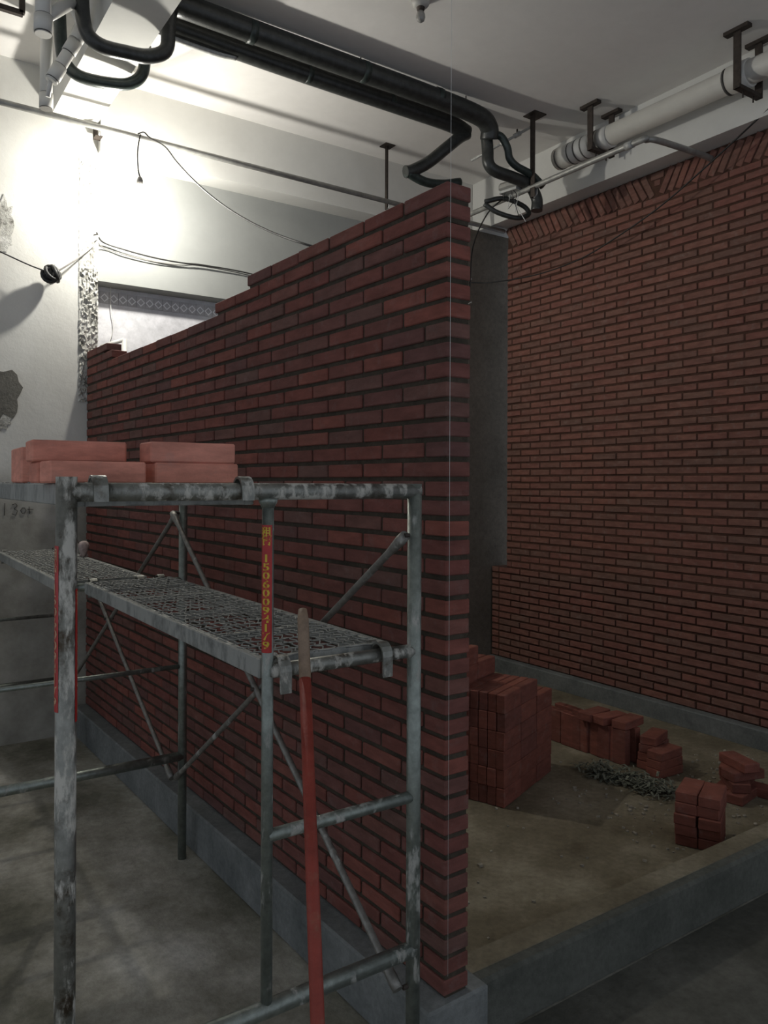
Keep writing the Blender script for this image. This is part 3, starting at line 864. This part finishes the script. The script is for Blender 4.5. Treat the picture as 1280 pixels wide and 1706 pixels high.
for f_ in (0.25, 0.55, 0.78):
    q = ve * f_; d = ve.normalized()
    v_ = MB().tube([q - d*0.03, q + d*0.03], 0.02, 10).build('valve_body', M['tape'], vp)
    MB().tube([q, q + Vector((0, 0, 0.045))], 0.007, 8).build('stem', M['rusty'], v_)
# hoses looping under the overhead beam at the left
hose('insulated_hose', [(1.055, 4.62, 4.74), (1.058, 4.62, 4.52), (1.085, 4.61, 4.38), (1.16, 4.60, 4.325), (1.30, 4.60, 4.33), (1.43, 4.60, 4.35), (1.535, 4.60, 4.42), (1.55, 4.60, 4.56), (1.56, 4.59, 4.70)], 0.042, M['foam'], 'thick black hose looping under the overhead beam', 'black hoses under the overhead beam')
hose('insulated_hose', [(1.04, 5.12, 4.74), (1.05, 5.11, 4.52), (1.075, 5.10, 4.42), (1.16, 5.09, 4.36), (1.34, 5.09, 4.37), (1.47, 5.09, 4.41), (1.545, 5.08, 4.50), (1.55, 5.05, 4.66)], 0.038, M['foam2'], 'slimmer green-black hose looping under the beam nearer the old wall', 'black hoses under the overhead beam')

# pvc drain pieces at the left
def pvc_line(name, pts, r, label, rings=(), group='white plastic drain pipes by the overhead beam'):
    c = Vector(pts[0]); t = empty(name, c, 0, label, 'pipe', group)
    pp = [Vector(p) - c for p in pts]
    MB().tube(pp, r, 18).build('pipe', M['pvc'], t)
    for (f0, i) in rings:
        a, b_ = pp[i], pp[i + 1]; d = (b_ - a).normalized(); q = a.lerp(b_, f0)
        MB().tube([q - d*0.045, q + d*0.045], r*1.14, 18).build('coupling', M['pvc'], t)
        for s in (-1, 1):
            MB().tube([q + d*(0.047*s) - d*0.003, q + d*(0.047*s) + d*0.003], r*1.06, 18).build('seal_ring', M['pvc_ring'], t)
    return t
pvc_line('drain_pipe', [(1.003, 5.32, 4.21), (1.003, 5.32, 4.785)], 0.037, 'straight white drain stub hanging next to the old wall', ((0.08, 0),))
pvc_line('drain_pipe', [(0.832, 4.5, 4.235), (0.832, 4.5, 4.785)], 0.042, 'shorter white drain stub hanging beside the coupled pipe', ((0.1, 0),))
pvc_line('drain_pipe', [(0.955, 4.92, 4.20), (1.033, 4.90, 4.36), (1.105, 4.88, 4.505), (1.118, 4.86, 4.55), (1.06, 4.78, 4.60), (0.95, 4.62, 4.66), (0.87, 4.46, 4.72)], 0.036, 'white drain pipe with couplings slanting down beside the overhead beam', ((0.35, 0), (0.45, 1), (0.95, 1)))
pvc_line('drain_pipe', [(0.836, 4.5, 4.33), (0.91, 4.56, 4.42), (1.0, 4.62, 4.53)], 0.034, 'white branch pipe joining the short drain stub', ())
pvc_line('drain_pipe', [(0.958, 4.925, 4.24), (0.945, 4.96, 4.12)], 0.014, 'thin white tube below the coupled drain pipe', ())
bk = empty('ceiling_bracket', (0.80, 4.95, 4.56), 0, 'dark square steel bracket hanging beside the white drain stubs', 'bracket')
MB().box((0, 0, 0.115), (0.03, 0.03, 0.23)).build('drop', M['rusty'], bk)
MB().box((-0.06, 0, 0.0), (0.13, 0.03, 0.03)).build('foot', M['rusty'], bk)
MB().box((-0.06, 0, 0.222), (0.15, 0.05, 0.012)).build('top_plate', M['rusty'], bk)

# big white drain pipe along the right beam with trapeze hangers
bp = empty('big_drain_pipe', (4.85, 3.4, 4.535), 0, 'thick white drain pipe slung along the right beam', 'pipe')
MB().tube([(0, -4.0, -0.02), (0, 1.17, 0.01)], 0.079, 24).build('pipe', M['pvc'], bp)
for y0, y1, rr_ in ((0.80, 1.17, 0.088), (-0.52, -0.38, 0.09), (0.62, 0.72, 0.086)):
    MB().tube([(0, y0, 0), (0, y1, 0.003)], rr_, 24).build('coupling', M['pvc'], bp)
for y0 in (0.86, 0.93, 1.0, 1.13, 0.735, -0.37):
    MB().tube([(0, y0, 0), (0, y0 + 0.012, 0)], 0.0895, 24).build('seal_ring', M['pvc_ring'], bp)
for y0, z0, lb in ((4.12, 4.43, 'near the black hose bend'), (2.90, 4.40, 'further along above the leaning brick band'), (1.5, 4.40, 'closest to the hall')):
    t = empty('pipe_trapeze', (4.85, y0, z0), 0, 'brown steel trapeze carrying the thick white drain pipe ' + lb, 'hanger', 'steel trapezes of the drain pipe')
    h = CEIL - z0
    for x in (-0.125, 0.125):
        MB().box((x, 0, h/2), (0.012 if x < 0 else 0.012, 0.05, h)).build('drop', M['rusty'], t)
        MB().box((x, 0, h - 0.012), (0.05, 0.17, 0.024)).build('ceiling_plate', M['rusty'], t)
    MB().box((0, 0, 0.012), (0.27, 0.045, 0.024)).build('cross_bar', M['rusty'], t)
    for x in (-0.06, 0.06):
        MB().tube([(x, 0, 0.0), (x, 0, -0.04)], 0.006, 6).build('bolt', M['rusty'], t)

# grey conduit along the right with its bend into the wall
rc = empty('right_conduit', (4.5, 4.0, 4.215), 0, 'grey conduit crossing above the room and bending into the right wall', 'pipe')
MB().tube(smooth_path([(0, 1.8, 0.0), (0, 0.6, 0.0), (0, -0.46, 0.0), (0.03, -0.545, 0.004), (0.12, -0.58, 0.008), (0.60, -0.58, 0.03), (0.74, -0.58, 0.03)], 5), 0.022, 14).build('pipe', M['conduit'], rc)
MB().tube([(0, -0.40, 0), (0, -0.46, 0)], 0.028, 14).build('coupling', M['tape'], rc)
drop_hanger('pipe_hanger', 4.505, 4.50, 4.13, 'long brown steel drop carrying the grey conduit beside the junction box', 0.05, 0.13)

# junction box and its loose wires
jb = empty('junction_box', (4.46, 4.72, 4.262), R(10), 'grey junction box on the conduit with wires hanging out', 'box')
MB().box((0, 0, 0.015), (0.12, 0.20, 0.07)).build('lid', M['conduit'], jb, bevel=0.02)
MB().box((0, 0, -0.028), (0.10, 0.17, 0.02)).build('base', M['tape'], jb)
rr = random.Random(14)
for q in range(6):
    a = rr.uniform(-0.05, 0.05); b_ = rr.uniform(-0.08, 0.08)
    MB().tube(smooth_path([(a, b_, -0.03), (a + rr.uniform(-.03, .03), b_ + rr.uniform(-.05, .03), -0.09), (a + rr.uniform(-.06, .06), b_ + rr.uniform(-.1, .05), -0.13 - 0.03*q)]), 0.003, 6).build('wire', M['white_wire'] if q % 2 else M['cable'], jb)
cable('cable', [(4.44, 4.78, 4.20), (4.40, 4.95, 4.10), (4.55, 5.3, 3.95), (4.86, 5.70, 3.78), (4.92, 5.79, 3.60)], 0.006, M['cable'], 'dark cable dropping from the junction box to the column')
cable('cable', [(4.92, 5.79, 3.78), (5.05, 5.62, 3.765), (5.11, 5.10, 3.73), (5.12, 4.60, 3.75), (5.11, 4.2, 3.83), (5.10, 3.76, 3.96), (5.08, 3.35, 4.13), (5.06, 2.9, 4.34), (5.045, 2.6, 4.48), (5.04, 2.2, 4.60)], 0.006, M['cable'], 'dark cable sagging across the right brick wall from the column')
for (x, y, z) in ((4.93, 5.80, 3.805), (4.93, 5.80, 3.58)):
    t = empty('wall_nail', (x, y, z), 0, 'small bright nail in the concrete column', 'nail', 'nails in the column')
    MB().tube([(0, 0.014, 0), (0, -0.03, 0.006)], 0.004, 6).build('shank', M['tape'], t)
    MB().tube([(0, -0.03, 0.006), (0, -0.034, 0.0065)], 0.009, 8).build('head', M['tape'], t)

# dead bulb on the ceiling
db = empty('ceiling_bulb', (2.86, 3.83, CEIL), 0, 'unlit bulb in a holder on the ceiling slab', 'lamp')
MB().lathe([(0.035, -0.045), (0.05, -0.03), (0.06, -0.001)]).build('holder', M['rail'], db)
MB().lathe([(0.022, -0.065), (0.026, -0.045), (0.028, -0.044)]).build('socket', M['rusty'], db)
MB().lathe([(0.008, -0.135), (0.022, -0.125), (0.029, -0.105), (0.026, -0.085), (0.018, -0.066)]).build('glass', M['glass_bulb'], db)

# plumb line at the wall end
pl = empty('plumb_line', (1.533, 1.893, 0.9), 0, 'thin white plumb string hanging at the partition corner', 'string')
MB().tube([(0, 0, -0.6), (0, 0, CEIL - 0.9)], 0.0006, 5).build('string', M['white_wire'], pl)
